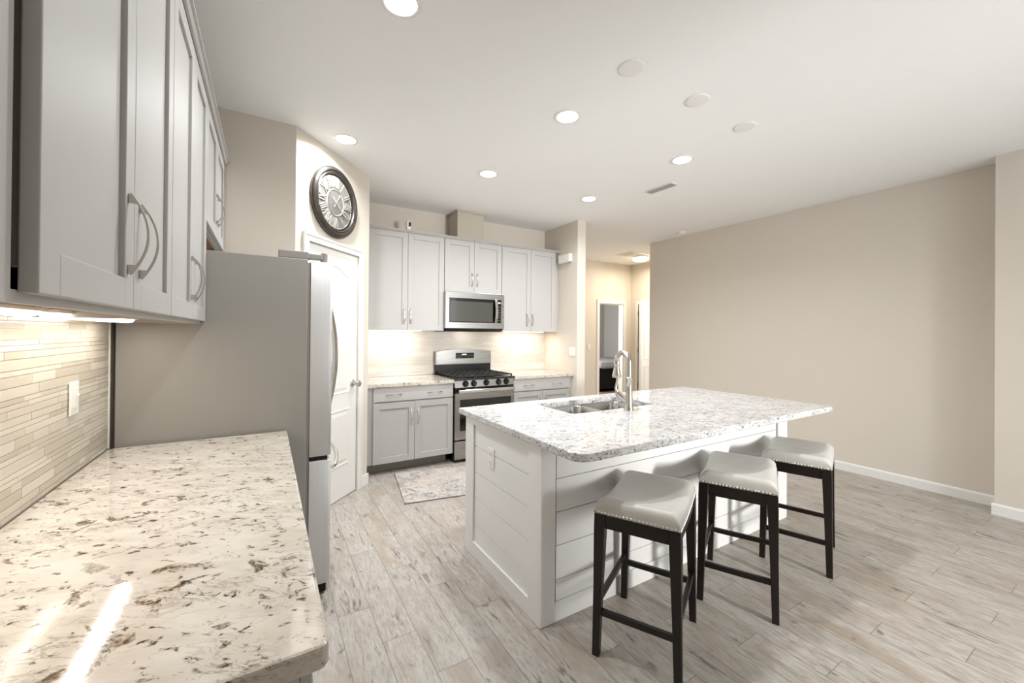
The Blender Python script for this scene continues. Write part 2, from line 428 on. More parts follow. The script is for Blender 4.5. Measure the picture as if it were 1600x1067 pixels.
# hall doors
bm = BM()
for x0, x1, z0, z1 in ((5.634, 5.704, 0, 2.13), (6.382, 6.452, 0, 2.13), (5.704, 6.382, 2.05, 2.13)): box(bm, x0, x1, 6.015, 6.0325, z0, z1, .004)
box(bm, 5.7045, 5.716, 6.034, 6.15, 0, 2.049); box(bm, 6.370, 6.3815, 6.034, 6.15, 0, 2.049); box(bm, 5.716, 6.370, 6.034, 6.15, 2.038, 2.049)
struct('trim_2', bm, TRIM)
bm = BM()
for y0, y1, z0, z1 in ((5.83, 5.90, 0, 2.12), (4.93, 5.00, 0, 2.12), (5.00, 5.83, 2.05, 2.12)): box(bm, 6.590, 6.6075, y0, y1, z0, z1, .004)
struct('trim_3', bm, TRIM)
door2 = struct('door_2', B(6.594, 6.6075, 5.005, 5.806, .012, 2.045, .002), TRIM)
bm = BM()
for z0, z1 in ((.22, .80), (.92, 1.86)):
    for a, b_ in ((5.13, 5.16), (5.66, 5.69)): box(bm, 6.589, 6.5938, a, b_, z0, z1, .002)
    for a, b_ in ((z0, z0+.03), (z1-.03, z1)): box(bm, 6.589, 6.5938, 5.16, 5.66, a, b_, .002)
struct('panel_moulding', bm, TRIM, door2)
struct('hinge_gap', B(6.600, 6.6072, 5.806, 5.830, .01, 2.05), DARKGAP, door2)
for z in (.38, 1.10, 1.86): struct('hinge', B(6.588, 6.5995, 5.803, 5.828, z-.05, z+.05, .002), BRASS, door2)

# baseboards
def base_prof(h): return [(0, 0), (-.014, 0), (-.014, h-.016), (-.009, h-.006), (-.004, h), (0, h)]
bm = BM(); prism(bm, [(5.2555+a, b_) for a, b_ in base_prof(.09)], 'y', .782, 4.408); struct('baseboard_right', bm, TRIM)
bm = BM(); prism(bm, [(5.0225+a, b_) for a, b_ in base_prof(.09)], 'y', YB, .781)
box(bm, 5.0225, 5.2415, .7675, .781, 0, .088, .003); struct('baseboard_pillar', bm, TRIM)
bm = BM(); box(bm, D1+.063, L+.012, -.014, -.0005, 0, .10, .003); struct('baseboard_pantry', bm, TRIM, loc=A, rotz=ANG)
bm = BM(); box(bm, 5.41, 5.633, 6.019, 6.0325, 0, .09, .003); box(bm, 3.545, 5.41, 6.019, 6.0325, 0, .09, .003); struct('baseboard_hall', bm, TRIM)
bm = BM(); box(bm, 3.410, 3.541, 3.996, 4.0095, 0, .09, .003); struct('baseboard_divider', bm, TRIM)

# mosaic backsplashes: grout bed plus individual strips in one patterned mesh
def mosaic(name, w, z0, z1, m, loc, rotz, seed, hk=1.0):
    rnd = random.Random(seed)
    back = struct(name, B(0, w, -.0062, -.0005, z0, z1), GROUT, loc=loc, rotz=rotz)
    bm = BM(); tones = []
    z = z1; hs = [hk*q for q in (.030, .015, .022, .030, .015, .015, .022)]
    k = 0
    while z > z0+.004:
        h = min(hs[k % 7] if rnd.random() > .3 else rnd.choice(hs), z-z0); k += 1
        x = -rnd.random()*.15
        while x < w:
            l = rnd.choice((.06, .10, .15, .20, .30, .30))
            a, b_ = max(x, 0), min(x+l, w)
            if b_-a > .006:
                nf = len(bm.faces)
                box(bm, a+.0009, b_-.0009, -.0084-rnd.random()*.0006, -.0068, z-h+.0009, z-.0009)
                tones += [rnd.random()]*(len(bm.faces)-nf)
            x += l
        z -= h
    o = struct('tile_strips', bm, m, back)
    at = o.data.attributes.new('tone', 'FLOAT', 'FACE')
    at.data.foreach_set('value', tones)
    return back
ml = mosaic('wall_backsplash_left', 2.372-.10, .9145, 1.474, TILE, (XW, .10, 0), PI/2, 3)
mosaic('wall_backsplash_back', 3.4075-.8105, .9145, 1.51, TILE_B, (.8105, YW, 0), 0, 11, .62)
struct('trim_4', B(XW+.001, XW+.012, 2.3725, 2.380, .9145, 1.455), TRIM)

# ------------------------------------------------------------------ cabinets
def shaker(x0, x1, z0, z1, st=.062, y0=-.020, y1=-.0005, flat=False):
    bm = BM()
    if flat: return box(bm, x0, x1, y0, y1, z0, z1, .0025)
    box(bm, x0, x0+st, y0, y1, z0, z1, .002); box(bm, x1-st, x1, y0, y1, z0, z1, .002)
    box(bm, x0+st-.0005, x1-st+.0005, y0, y1, z0, z0+st, .002); box(bm, x0+st-.0005, x1-st+.0005, y0, y1, z1-st, z1, .002)
    box(bm, x0+st-.003, x1-st+.003, y0+.010, y1-.002, z0+st-.003, z1-st+.003)
    return bm
def pull(cx, cz, length=.16, vertical=True, y=-.0205, proj=.032):
    """bowed strap pull on two wedge feet"""
    bm = BM(); n = 16; path = []
    for i in range(n+1):
        u = -1+2*i/n; b = y-.003-(proj-.003)*(1-abs(u)**2.0)
        path.append((cx, b, cz+u*length/2) if vertical else (cx+u*length/2, b, cz))
    w, th = .0042, .0018
    sweep(bm, path, [(w, -th), (w, th), (-w, th), (-w, -th)], up=(1, 0, 0) if vertical else (0, 0, 1))
    for sgn in (-1, 1):
        a, b_ = (.5*length-.001)*sgn, (.5*length-.020)*sgn
        if vertical:
            pts = [(y, cz+a), (y-.003, cz+a), (y-.0125, cz+b_), (y, cz+b_)]
            prism(bm, pts, 'x', cx-.0034, cx+.0034)
        else:
            v0 = [bm.verts.new((cx+q, p, cz-.0034)) for p, q in ((y, a), (y-.003, a), (y-.0125, b_), (y, b_))]
            v1 = [bm.verts.new((cx+q, p, cz+.0034)) for p, q in ((y, a), (y-.003, a), (y-.0125, b_), (y, b_))]
            bm.faces.new(v0); bm.faces.new(v1[::-1])
            for i in range(4): bm.faces.new((v0[i], v0[(i+1) % 4], v1[(i+1) % 4], v1[i]))
    return bm
def wall_cabinet(label, loc, rotz, x0, x1, doors, z0, z1, depth, group, cat='cabinet', dz0=0.0, dz1=None, plen=.162, shade_slot=None):
    """doors: (xa, xb, pull x or None); everything in local metres, front of the box at y = 0"""
    t = thing('wall_cabinet', label, cat, loc, rotz, group)
    bm = BM(); fl = max(.045, min(d_[0] for d_ in doors)-x0+.03)
    box(bm, (shade_slot[1] if shade_slot else x0), x1, 0, .02, z0, z0+.045)
    if shade_slot: box(bm, x0, shade_slot[1], 0, .02, z0, z0+.016)
    box(bm, x0, x1, 0, .02, z1-.05, z1); 
    if shade_slot: box(bm, x0, shade_slot[0], 0, .02, z0+.016, z1-.05); box(bm, shade_slot[1], x0+fl, 0, .02, z0+.016, z1-.05)
    else: box(bm, x0, x0+fl, 0, .02, z0+.045, z1-.05)
    box(bm, x1-.045, x1, 0, .02, z0+.045, z1-.05)
    box(bm, x0, x0+.018, .02, depth, z0, z1); box(bm, x1-.018, x1, .02, depth, z0, z1)
    box(bm, x0+.018, x1-.018, .02, depth, z1-.018, z1); box(bm, x0+.018, x1-.018, depth-.01, depth, z0+.02, z1-.018)
    obj('cabinet_box', bm, CAB, t)
    obj('bottom_panel', B(x0+.018, x1-.018, .0205, depth-.0105, z0+.020, z0+.034), MAPLE, t, label='raw maple underside panel')
    for xa, xb, hx in doors:
        d = obj('door', shaker(xa, xb, z0+dz0, (z1-.022) if dz1 is None else dz1), CAB, t)
        if hx is not None: obj('handle', pull(hx, z0+dz0+.071+plen/2, plen), CHROME, d, smooth=True, label='brushed nickel bow handle')
    return t
ZU, ZT = 1.4475, 2.545
BY = 4.4216; DEP = YW-.0105-BY
GB = 'grey wall cabinets on the range wall'
wall_cabinet('grey two-door wall cabinet left of the microwave with a small camera on top', (0, BY, 0), 0, .812, 1.7440,
             [(.899, 1.3185, 1.278), (1.3215, 1.7435, 1.3495)], ZU, ZT, DEP, GB)
wall_cabinet('short grey two-door wall cabinet directly above the microwave', (0, BY, 0), 0, 1.7500, 2.5070,
             [(1.7505, 2.1265, 2.0945), (2.1295, 2.5065, 2.162)], 1.910, ZT, DEP, GB)
wall_cabinet('grey two-door wall cabinet right of the microwave against the divider wall', (0, BY, 0), 0, 2.5135, 3.406,
             [(2.514, 2.9505, 2.890), (2.9535, 3.352, 2.9695)], ZU, ZT, DEP, GB)
bm = BM()
prism(bm, [(BY-.0215, 2.5235), (BY-.030, 2.5255), (BY-.042, 2.538), (BY-.052, 2.5415), (BY-.052, 2.5495), (BY-.001, 2.5495), (BY-.001, 2.5465), (BY-.0215, 2.5465)], 'x', .812, 3.4065)
bm2 = obj('crown_moulding', bm, CAB); tag(bm2, 'thin grey crown strip along the top of the range wall cabinets', 'moulding')

LX = -.272; LD = 4.0
GL = 'grey wall cabinets over the left counter'
def left(label, y0, y1, doors, z0, z1, dz0=0.0, plen=.17, shade_slot=None):
    return wall_cabinet(label, (LX, 0, 0), PI/2, y0, y1, doors, z0, z1, .305, GL, dz0=dz0, plen=plen, shade_slot=shade_slot)
ZL = 1.455
left('grey two-door wall cabinet nearest the camera over the left counter', .55, 1.594,
     [(.7605, 1.1865, 1.142), (1.1895, 1.592, 1.230)], ZL, 2.54, .0125, shade_slot=(.747, .772))  # frame cut open so the dark slot mimics the door's shadow
left('grey two-door wall cabinet over the left counter beside the refrigerator', 1.596, 2.389,
     [(1.5985, 1.9985, 1.957), (2.0015, 2.3875, 2.043)], ZL, 2.54, .0125)
left('short grey two-door wall cabinet above the refrigerator', 2.391, 3.258,
     [(2.3945, 2.8235, 2.786), (2.8265, 3.2555, 2.864)], 1.935, 2.54, .0125)
bm = BM()
prism(bm, [(LX+.0215, 2.519), (LX+.030, 2.521), (LX+.038, 2.532), (LX+.046, 2.535), (LX+.046, 2.5445), (LX+.001, 2.5445), (LX+.001, 2.5415), (LX+.0215, 2.5415)], 'y', .55, 3.2585)
# prism along y expects (x, z) pairs
tag(obj('crown_moulding', bm, CAB), 'thin grey crown strip along the top of the cabinets over the left counter', 'moulding')

def base_cabinet(label, loc, rotz, x0, x1, doors, drawers, depth, group, toe=(None, None), fill=None, plen=.16):
    t = thing('base_cabinet', label, 'cabinet', loc, rotz, group)
    bm = BM()
    box(bm, x0, x1, 0, .02, .110, .875); box(bm, x0, x0+.018, .02, depth, .11, .875); box(bm, x1-.018, x1, .02, depth, .11, .875)
    box(bm, x0+.018, x1-.018, .02, depth, .11, .128); box(bm, x0+.018, x1-.018, depth-.012, depth, .128, .875)
    obj('cabinet_box', bm, CAB, t)
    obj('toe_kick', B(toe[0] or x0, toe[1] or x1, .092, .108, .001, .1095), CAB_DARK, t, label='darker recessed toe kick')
    for xa, xb, hx in doors:
        d = obj('door', shaker(xa, xb, .113, .716), CAB, t)
        if hx is not None: obj('handle', pull(hx, .556, plen), CHROME, d, smooth=True, label='brushed nickel bow handle')
    for xa, xb, hs in drawers:
        d = obj('drawer', shaker(xa, xb, .729, .871, flat=True), CAB, t)
        for hx in hs: obj('handle', pull(hx, .796, plen, False), CHROME, d, smooth=True, label='brushed nickel bow handle')
    return t
CY_ = 4.118
GBB = 'grey base cabinets on the range wall'
base_cabinet('grey base cabinet with two doors and one wide drawer left of the range', (0, CY_, 0), 0, .812, 1.7405,
             [(.897, 1.3125, 1.276), (1.3155, 1.738, 1.350)], [(.897, 1.738, (1.098, 1.530))], .605, GBB, toe=(.812, 1.700))
base_cabinet('grey base cabinet with one wide drawer right of the range', (0, CY_, 0), 0, 2.5105, 3.4065,
             [(2.513, 2.9325, 2.896), (2.9355, 3.356, 2.972)], [(2.513, 3.356, (2.736, 3.162))], .605, GBB)
GLB = 'grey base cabinets under the left counter'
base_cabinet('grey base cabinet under the near end of the left counter', (.050, 0, 0), PI/2, .748, 1.558,
             [(.752, 1.151, 1.115), (1.154, 1.555, 1.19)], [(.752, 1.555, (.95, 1.35))], .61, GLB)
base_cabinet('grey base cabinet under the far end of the left counter by the refrigerator', (.050, 0, 0), PI/2, 1.560, 2.370,
             [(1.564, 1.963, 1.927), (1.966, 2.367, 2.0)], [(1.564, 2.367, (1.76, 2.16))], .61, GLB)

# worktops
tag(obj('worktop', slab(BM(), -.5785, .0919, .714, 2.3715, .8755, .914, [.004, .004, .004, .016]), GRANITE),
    'long speckled cream granite worktop in the left foreground', 'countertop', 'granite worktops')
tag(obj('worktop', slab(BM(), .8115, 1.7415, 4.072, 4.7285, .8755, .914, .003), GRANITE),
    'short granite worktop between the pantry wall and the range', 'countertop', 'granite worktops')
tag(obj('worktop', slab(BM(), 2.5095, 3.4065, 4.072, 4.7285, .8755, .914, .003), GRANITE),
    'short granite worktop between the range and the divider wall', 'countertop', 'granite worktops')

# duct cover box and camera on top of the range wall cabinets
t = thing('duct_cover', 'grey boxed duct cover rising from the cabinets to the ceiling', 'duct cover', (1.917, 4.4376, 2.5455))
DUCTP = plain('taupe_duct_paint', srgb(188, 180, 167), .55)
obj('box', B(.004, .355, .004, .299, .001, .3465, .002), DUCTP, t)
bm = BM()
for a, b_, h0, h1 in ((.000, .359, .318, .330), (-.010, .369, .3295, .3468)):
    box(bm, a, b_, min(a, .0), .0035, h0, h1, .002); box(bm, a, .0035, .0035, .299, h0, h1, .002); box(bm, .3555, b_, .0035, .299, h0, h1, .002)
obj('crown_trim', bm, DUCTP, t)
t = thing('security_camera', 'small white camera with a black face on top of the cabinets', 'camera', (1.335, 4.455, 2.5455))
bm = BM(); loft(bm, [[(p[0], p[1], z) for p in rrect(-.026*k, .026*k, -.022*k, .022*k, .012)] for z, k in ((0, .9), (.006, 1), (.010, .8), (.018, .62), (.026, .8), (.034, 1.0), (.110, 1.0), (.122, .93), (.127, .7))])
obj('housing', bm, PLATE, t, smooth=True)
bm = BM(); prism(bm, rrect(-.004, .021, .046, .108, .010), 'y', -.0245, -.0222); obj('lens_window', bm, BLACKGLASS, t, label='black lens face')

# ------------------------------------------------------------------ microwave
t = thing('microwave', 'stainless over-the-range microwave with a dark window', 'microwave', (1.738, 4.352, 1.442))
W_ = .782
obj('case', B(.013, .769, .050, .373, .010, .4665, .003), BLACK, t)
d = obj('front_panel', B(0, W_, 0, .046, .034, .4655, .006), STEEL, t)
obj('door_glass', B(.052, .738, -.003, -.0005, .106, .392, .001), BLACKGLASS, d, label='black glass panel')
obj('window', B(.058, .620, -.0045, -.0032, .118, .355, .0005), GLASSMIC, d, label='grey see-through window')
bm = BM(); n = 14
sweep(bm, [(.655, -.012-.026*(1-(2*i/n-1)**2), .108+.288*i/n) for i in range(n+1)], [(.017, -.007), (.017, .004), (-.017, .004), (-.017, -.007)], up=(1, 0, 0))
box(bm, .645, .665, -.016, -.0035, .112, .132); box(bm, .645, .665, -.016, -.0035, .372, .390)
obj('handle', bm, NICKEL, d, smooth=True, label='bright curved handle')
obj('display', B(.690, .730, -.0042, -.0032, .345, .365), KEYS, d)
KEYG = plain('keypad_grey', srgb(96, 96, 94), .5)
for i in range(6):
    for j in range(3): obj('key', B(.690+j*.015, .699+j*.015, -.0040, -.0032, .135+i*.033, .146+i*.033), KEYG, d)
bm = BM(); prism(bm, [(.004, .034), (.004, .026), (.06, 0), (.373, 0), (.373, .009), (.05, .0095), (.048, .034)], 'x', .014, .768)
obj('vent_grille', bm, DARKGAP, t)
obj('cooktop_lamp', B(.33, .45, .20, .26, .0025, .0085), GLASSWARM, t)
area_light('lamp', (.39, .23, -.002), (0, .3, -1), .1, .05, .35, (1, .92, .8), t)

# ------------------------------------------------------------------ gas range
t = thing('gas_range', 'stainless gas range with black grates and five black knobs', 'range', (1.7465, 4.0676, 0))
RW = .760
obj('body', B(.0, RW, .050, .655, .030, .902, .003), BLACK, t)
for x in (.05, .71):
    for y in (.10, .60): obj('foot', lathe(BM(), [(.018, .0005), (.018, .029)], 12, (x, y, 0)), BLACK, t)
obj('drawer', B(.004, RW-.004, .006, .048, .036, .237, .006), STEEL, t)
d = obj('oven_door', B(.004, RW-.004, .0, .048, .250, .763, .006), STEEL, t)
obj('window', B(.062, RW-.052, -.003, -.0005, .348, .690, .001), GLASSDIM, d, label='dark oven window')
bm = BM(); sweep(bm, [(.028, -.045, .787), (.75*RW/1, -.045, .787), (RW-.028, -.045, .787)], [(.017, -.006), (.017, .006), (.012, .010), (-.012, .010), (-.017, .006), (-.017, -.006), (-.012, -.010), (.012, -.010)], up=(0, 0, 1))
for x in (.045, RW-.045): box(bm, x-.012, x+.012, -.042, .046, .770, .786, .002); 
obj('handle', bm, NICKEL, d, label='bright bar handle')
obj('vent_gap', B(.006, RW-.006, .012, .048, .766, .822), BLACK, t)
bm = BM(); prism(bm, [(.004, .824), (.022, .900), (.05, .900), (.05, .824)], 'x', .003, RW-.003)
cpn = obj('control_panel', bm, STEEL, t)
for i, kx in enumerate((.130, .232, .388, .548, .650)):
    bm = BM(); lathe(bm, [(0, 0), (.036, 0), (.036, .005), (.029, .008), (.027, .026), (.024, .032), (0, .033)], 22, (0, 0, 0), 'y')
    box(bm, -.006, .006, -.043, -.030, -.025, .025, .002)
    k = obj('knob', bm, BLACK, cpn, smooth=True); k.location = (kx, .0125, .862); k.rotation_euler = (-.23, random.choice((0, .3, -.2)), 0)
obj('cooktop', B(-.003, RW+.003, -.004, .600, .9025, .922, .005), BLACK, t)
for i in range(3):
    x0 = .015+i*.245; x1 = x0+.240; bm = BM()
    for a in (x0+.008, x1-.008): box(bm, a-.007, a+.007, .030, .580, .938, .950, .002)
    for b_ in (.037, .170, .305, .440, .573): box(bm, x0+.001, x1-.001, b_-.006, b_+.006, .938, .950, .002)
    for a in (x0+.08, x0+.16): box(bm, a-.005, a+.005, .037, .573, .939, .950, .002)
    for a in (x0+.008, x1-.008):
        for b_ in (.04, .57): box(bm, a-.007, a+.007, b_-.007, b_+.007, .9222, .939)
    obj('grate', bm, IRON, t)
for bx, by in ((.135, .16), (.135, .44), (.38, .30), (.625, .16), (.625, .44)):
    obj('burner', lathe(BM(), [(0, .9222), (.048, .9222), (.046, .930), (.034, .932), (.034, .936), (0, .937)], 24, (bx, by, 0)), BLACK, t, smooth=True)
bgr = obj('backguard_base', B(.0, RW, .604, .655, .9025, 1.040, .004), BLACK, t)
bm = BM(); pts = [(.0, 1.036), (RW, 1.036), (RW, 1.196)] + [(RW*(1-i/12), 1.196+.028*math.sin(PI*i/12)) for i in range(1, 12)] + [(0, 1.196)]
prism(bm, pts, 'y', .588, .655); bmesh.ops.bevel(bm, geom=[e for e in bm.edges if abs(e.verts[0].co.y-e.verts[1].co.y) < 1e-5 and e.verts[0].co.y < .59], offset=.008, segments=3, affect='EDGES', clamp_overlap=True)
bg = obj('backguard', bm, STEEL, t, smooth=True)
dp = obj('display', B(.258, .508, .5855, .5878, 1.106, 1.175, .001), BLACKGLASS, bg, label='black clock display')
bm = BM()
for q in (.345, .360, .378, .393): box(bm, q, q+.009, .5845, .5854, 1.146, 1.162)
obj('clock_digits', bm, emit('digit_glow', (.8, .9, 1, 1), 1.2), bg)
TKEY = plain('touch_key_grey', srgb(120, 110, 108), .5)
for i in (0, 1, 2, 6, 7, 8):
    for j in range(2): obj('touch_key', B(.268+i*.026, .280+i*.026, .5845, .5854, 1.118+j*.022, 1.124+j*.022), TKEY, bg)

# ------------------------------------------------------------------ refrigerator
FY0, FY1 = 2.3915, 3.2585
t = thing('refrigerator', 'tall stainless french-door refrigerator with a plain grey side', 'refrigerator', (-.565, FY0, 0))
FW = FY1-FY0; fx = lambda X: X+.565
obj('cabinet_side', B(0.0, fx(.180), 0, FW, .035, 1.806, .004), FRIDGE_SIDE, t, label='plain grey textured side panel')
obj('gasket', B(fx(.1805), fx(.1955), .012, FW-.012, .05, 1.79), RUBBER, t)
def fdoor(name, y0, y1, z0, z1, bulge=.006):
    bm = BM(); X0, X1 = fx(.196), fx(.306)
    loops = []
    for z in (z0, z0+.006, z1-.006, z1):
        k = .004 if z in (z0, z1) else 0
        L = [(X0, y0+k, z), (X1-.02, y0+k, z), (X1-.006-k, y0+.004+k, z)]
        for i in range(9):
            u = i/8; L.append((X1-.003-k+bulge*math.sin(PI*u), y0+.010+k+(y1-y0-.02-2*k)*u, z))
        L += [(X1-.006-k, y1-.004-k, z), (X1-.02, y1-k, z), (X0, y1-k, z)]
        loops.append(L)
    loft(bm, loops); return bm
mid = FW/2
for y0, y1, hy in ((.002, mid-.002, mid-.045), (mid+.002, FW-.002, mid+.045)):
    d = obj('door', fdoor('door', y0, y1, .752, 1.798), STEEL_V, t, smooth=True, label='brushed stainless upper door')
    bm = BM(); n = 20
    pts = [(fx(.318)+.058*math.sin(PI*i/n)**.8, hy, .90+.74*i/n) for i in range(n+1)]
    sweep(bm, pts, [(.014, -.006), (.014, .006), (.008, .010), (-.008, .010), (-.014, .006), (-.014, -.006), (-.008, -.010), (.008, -.010)], up=(0, 1, 0))
    obj('handle', bm, NICKEL, d, smooth=True, label='bowed polished handle')
d = obj('freezer_drawer', fdoor('drawer', .002, FW-.002, .062, .728), STEEL_V, t, smooth=True, label='brushed stainless freezer drawer')
bm = BM(); n = 20
sweep(bm, [(fx(.316)+.06*math.sin(PI*i/n)**.7, .045+(FW-.09)*i/n, .672) for i in range(n+1)], circ(.012, 10), up=(0, 0, 1))
obj('handle', bm, NICKEL, d, smooth=True, label='bowed polished handle')
obj('divider_strip', B(fx(.20), fx(.285), .006, FW-.006, .7295, .7505), DARKGAP, t)
for y0 in (.010, FW-.075):
    bm = BM(); box(bm, fx(.045), fx(.185), y0, y0+.065, 1.8065, 1.848, .005); box(bm, fx(.18), fx(.255), y0+.008, y0+.055, 1.812, 1.842, .005)
    lathe(bm, [(0, 1.7985), (.018, 1.7985), (.018, 1.846), (.014, 1.851), (0, 1.851)], 18, (fx(.262), y0+.03, 0))
    obj('hinge_cover', bm, plain('hinge_grey', srgb(150, 146, 140), .4), t)
bm = BM(); box(bm, fx(.10), fx(.285), .015, FW-.015, .012, .058, .003)
obj('base_grille', bm, DARKGAP, t)
for y in (.05, FW-.05):
    obj('foot', lathe(BM(), [(.022, .0005), (.022, .0115), (.014, .034)], 14, (fx(.15), y, 0)), BLACK, t); obj('foot', lathe(BM(), [(.022, .0005), (.022, .034)], 14, (fx(-.48), y, 0)), BLACK, t)

# ------------------------------------------------------------------ kitchen island
IX0, IX1, IY0, IY1 = 1.1345, 3.494, 1.589, 2.4545
t = thing('kitchen_island', 'white shiplap-panelled kitchen island under a granite top', 'island', (IX0, IY0, 0))
IW, ID = IX1-IX0, IY1-IY0; ZI = .8745
bm = BM()      # carcass walls
box(bm, .052, .066, .052, ID-.022, .004, ZI); box(bm, IW-.066, IW-.052, .052, ID-.022, .004, ZI)
box(bm, .066, IW-.066, .052, .066, .004, ZI); box(bm, .036, IW-.036, ID-.036, ID-.022, .12, ZI); box(bm, .066, IW-.066, .066, ID-.08, .10, .115)
obj('carcass', bm, WHITE, t)
def boards(horizontal_edges, mk):
    bm = BM()
    for a, b_ in zip(horizontal_edges, horizontal_edges[1:]): mk(bm, a+.0015, b_-.0015)
    return bm
edges = [.004, .197, .367, .534, .700, ZI]
obj('end_boards', boards(edges, lambda bm, a, b_: box(bm, .012, .0215, .114, ID-.114, a, b_, .0015)), WHITE, t)
obj('front_boards', boards(edges, lambda bm, a, b_: box(bm, .1015, IW-.1405, .012, .0215, a, b_, .0015)), WHITE, t)
obj('end_boards', boards(edges, lambda bm, a, b_: box(bm, IW-.0215, IW-.012, .02, ID-.02, a, b_, .0015)), WHITE, t)
for xa, xb in ((0, .0118), (IW-.0118, IW)):
    bm = BM()
    box(bm, xa, xb, 0.0119, .112, .001, ZI, .001); box(bm, xa, xb, ID-.112, ID, .001, ZI, .001)
    box(bm, xa, xb, .112, ID-.112, .001, .089, .001); box(bm, xa, xb, .112, ID-.112, .836, ZI, .001)
    obj('end_frame', bm, WHITE, t)
bm = BM()
box(bm, 0, .088, 0, .0118, .001, ZI, .001); box(bm, IW-.136, IW, 0, .0118, .001, ZI, .001)
box(bm, .088, IW-.136, 0, .0118, .001, .0975, .001); box(bm, .088, IW-.136, 0, .0118, .845, ZI, .001)
obj('front_frame', bm, WHITE, t)
bm = BM(); 
for k in range(4):
    a = .05+k*(IW-.1)/4; b_ = .05+(k+1)*(IW-.1)/4
    d = obj('door', B(a+.003, b_-.003, ID-.0215, ID-.001, .125, .865, .003), WHITE, t)
bm.free()
SX0, SX1, SY0, SY1 = 1.662, 2.440, 1.985, 2.405
tag(obj('worktop', slab(BM(), 1.118, 3.525, 1.296, 2.540, .8755, .914, [.10, .012, .075, .030], hole=(SX0, SX1, SY0, SY1), hr=.032), GRANITE_I),
    'large white speckled granite top of the island with a sink cut into it', 'countertop', 'granite worktops')
# undermount double sink: two bowls under one flange
t = thing('kitchen_sink', 'stainless double-bowl sink set into the island top', 'sink', ((SX0+SX1)/2, (SY0+SY1)/2, .68))
hx, hy = (SX1-SX0)/2, (SY1-SY0)/2; dv = 2.055-(SX0+SX1)/2
def bowl(x0, x1, y0, y1):
    bm = BM(); loops = []
    for z, k, r in ((.1945, 0, .055), (.188, .004, .055), (.05, .012, .06), (.015, .022, .06), (.004, .05, .05), (.002, .09, .03)):
        loops.append([(p[0], p[1], z) for p in rrect(x0+k, x1-k, y0+k, y1-k, r, 8)])
    loft(bm, loops, cap0=False)
    loops2 = [[(p[0], p[1], z) for p in rrect(x0-k, x1+k, y0-k, y1+k, r, 8)] for z, k, r in ((.1945, .0, .055), (.188, .001, .056), (.05, -.008, .06), (.0, -.045, .05))]
    loft(bm, loops2, cap0=False)
    lathe(bm, [(0, .0035), (.022, .0035), (.040, .006), (.042, .003)], 24, ((x0+x1)/2, (y0+y1)/2, 0))
    return bm
obj('bowl', bowl(-hx+.004, dv-.008, -hy+.004, hy-.004), SINKM, t, smooth=True)
obj('bowl', bowl(dv+.008, hx-.004, -hy+.004, hy-.004), SINKM, t, smooth=True)
bm = BM(); box(bm, dv-.010, dv+.010, -hy+.05, hy-.05, .186, .1943, .003)
obj('divider', bm, SINKM, t)
# faucet
t = thing('kitchen_faucet', 'tall brushed nickel gooseneck faucet behind the island sink', 'faucet', (2.083, 1.915, .9145))
sd = Vector((.18, .98, 0)).normalized()
bm = BM(); lathe(bm, [(0, 0), (.034, 0), (.034, .006), (.030, .014), (.026, .06), (.0215, .15), (.0205, .205), (.0235, .209), (.0235, .217), (.0195, .221), (.0185, .30), (0, .30)], 24)
obj('body', bm, CHROME, t, smooth=True)
bm = BM(); R_ = .069; path = [Vector((0, 0, .285))]
for i in range(19):
    a = PI*i/18; path.append(sd*(R_-R_*math.cos(a)) + Vector((0, 0, .314+R_*math.sin(a))))
path.append(sd*(2*R_) + Vector((0, 0, .300)))
tube(bm, path, .018, 14); obj('spout', bm, CHROME, t, smooth=True)
bm = BM(); e = sd*(2*R_); lathe(bm, [(0, .302), (.0215, .302), (.0225, .294), (.0195, .288), (.0195, .272), (.0255, .244), (.0300, .218), (.0315, .208), (.0290, .2035), (0, .2035)], 22, (e.x, e.y, 0))
obj('spray_head', bm, CHROME, t, smooth=True)
bm = BM(); hd = Vector((-.75, .66, 0)).normalized()
p0 = Vector((0, 0, .055)); tube(bm, [p0, p0+hd*.03+Vector((0, 0, .018)), p0+hd*.062+Vector((0, 0, .045)), p0+hd*.082+Vector((0, 0, .062))], 1, 12, radii=[.017, .019, .022, .014])
q = p0+hd*.074+Vector((0, 0, .058)); tube(bm, [q, q+Vector((0, 0, .03))+hd*.012, q+Vector((0, 0, .07))+hd*.004, q+Vector((0, 0, .115))-hd*.004, q+Vector((0, 0, .125))-hd*.010], 1, 12, radii=[.012, .009, .0075, .0085, .006])
obj('handle', bm, CHROME, t, smooth=True, label='curved side lever handle')

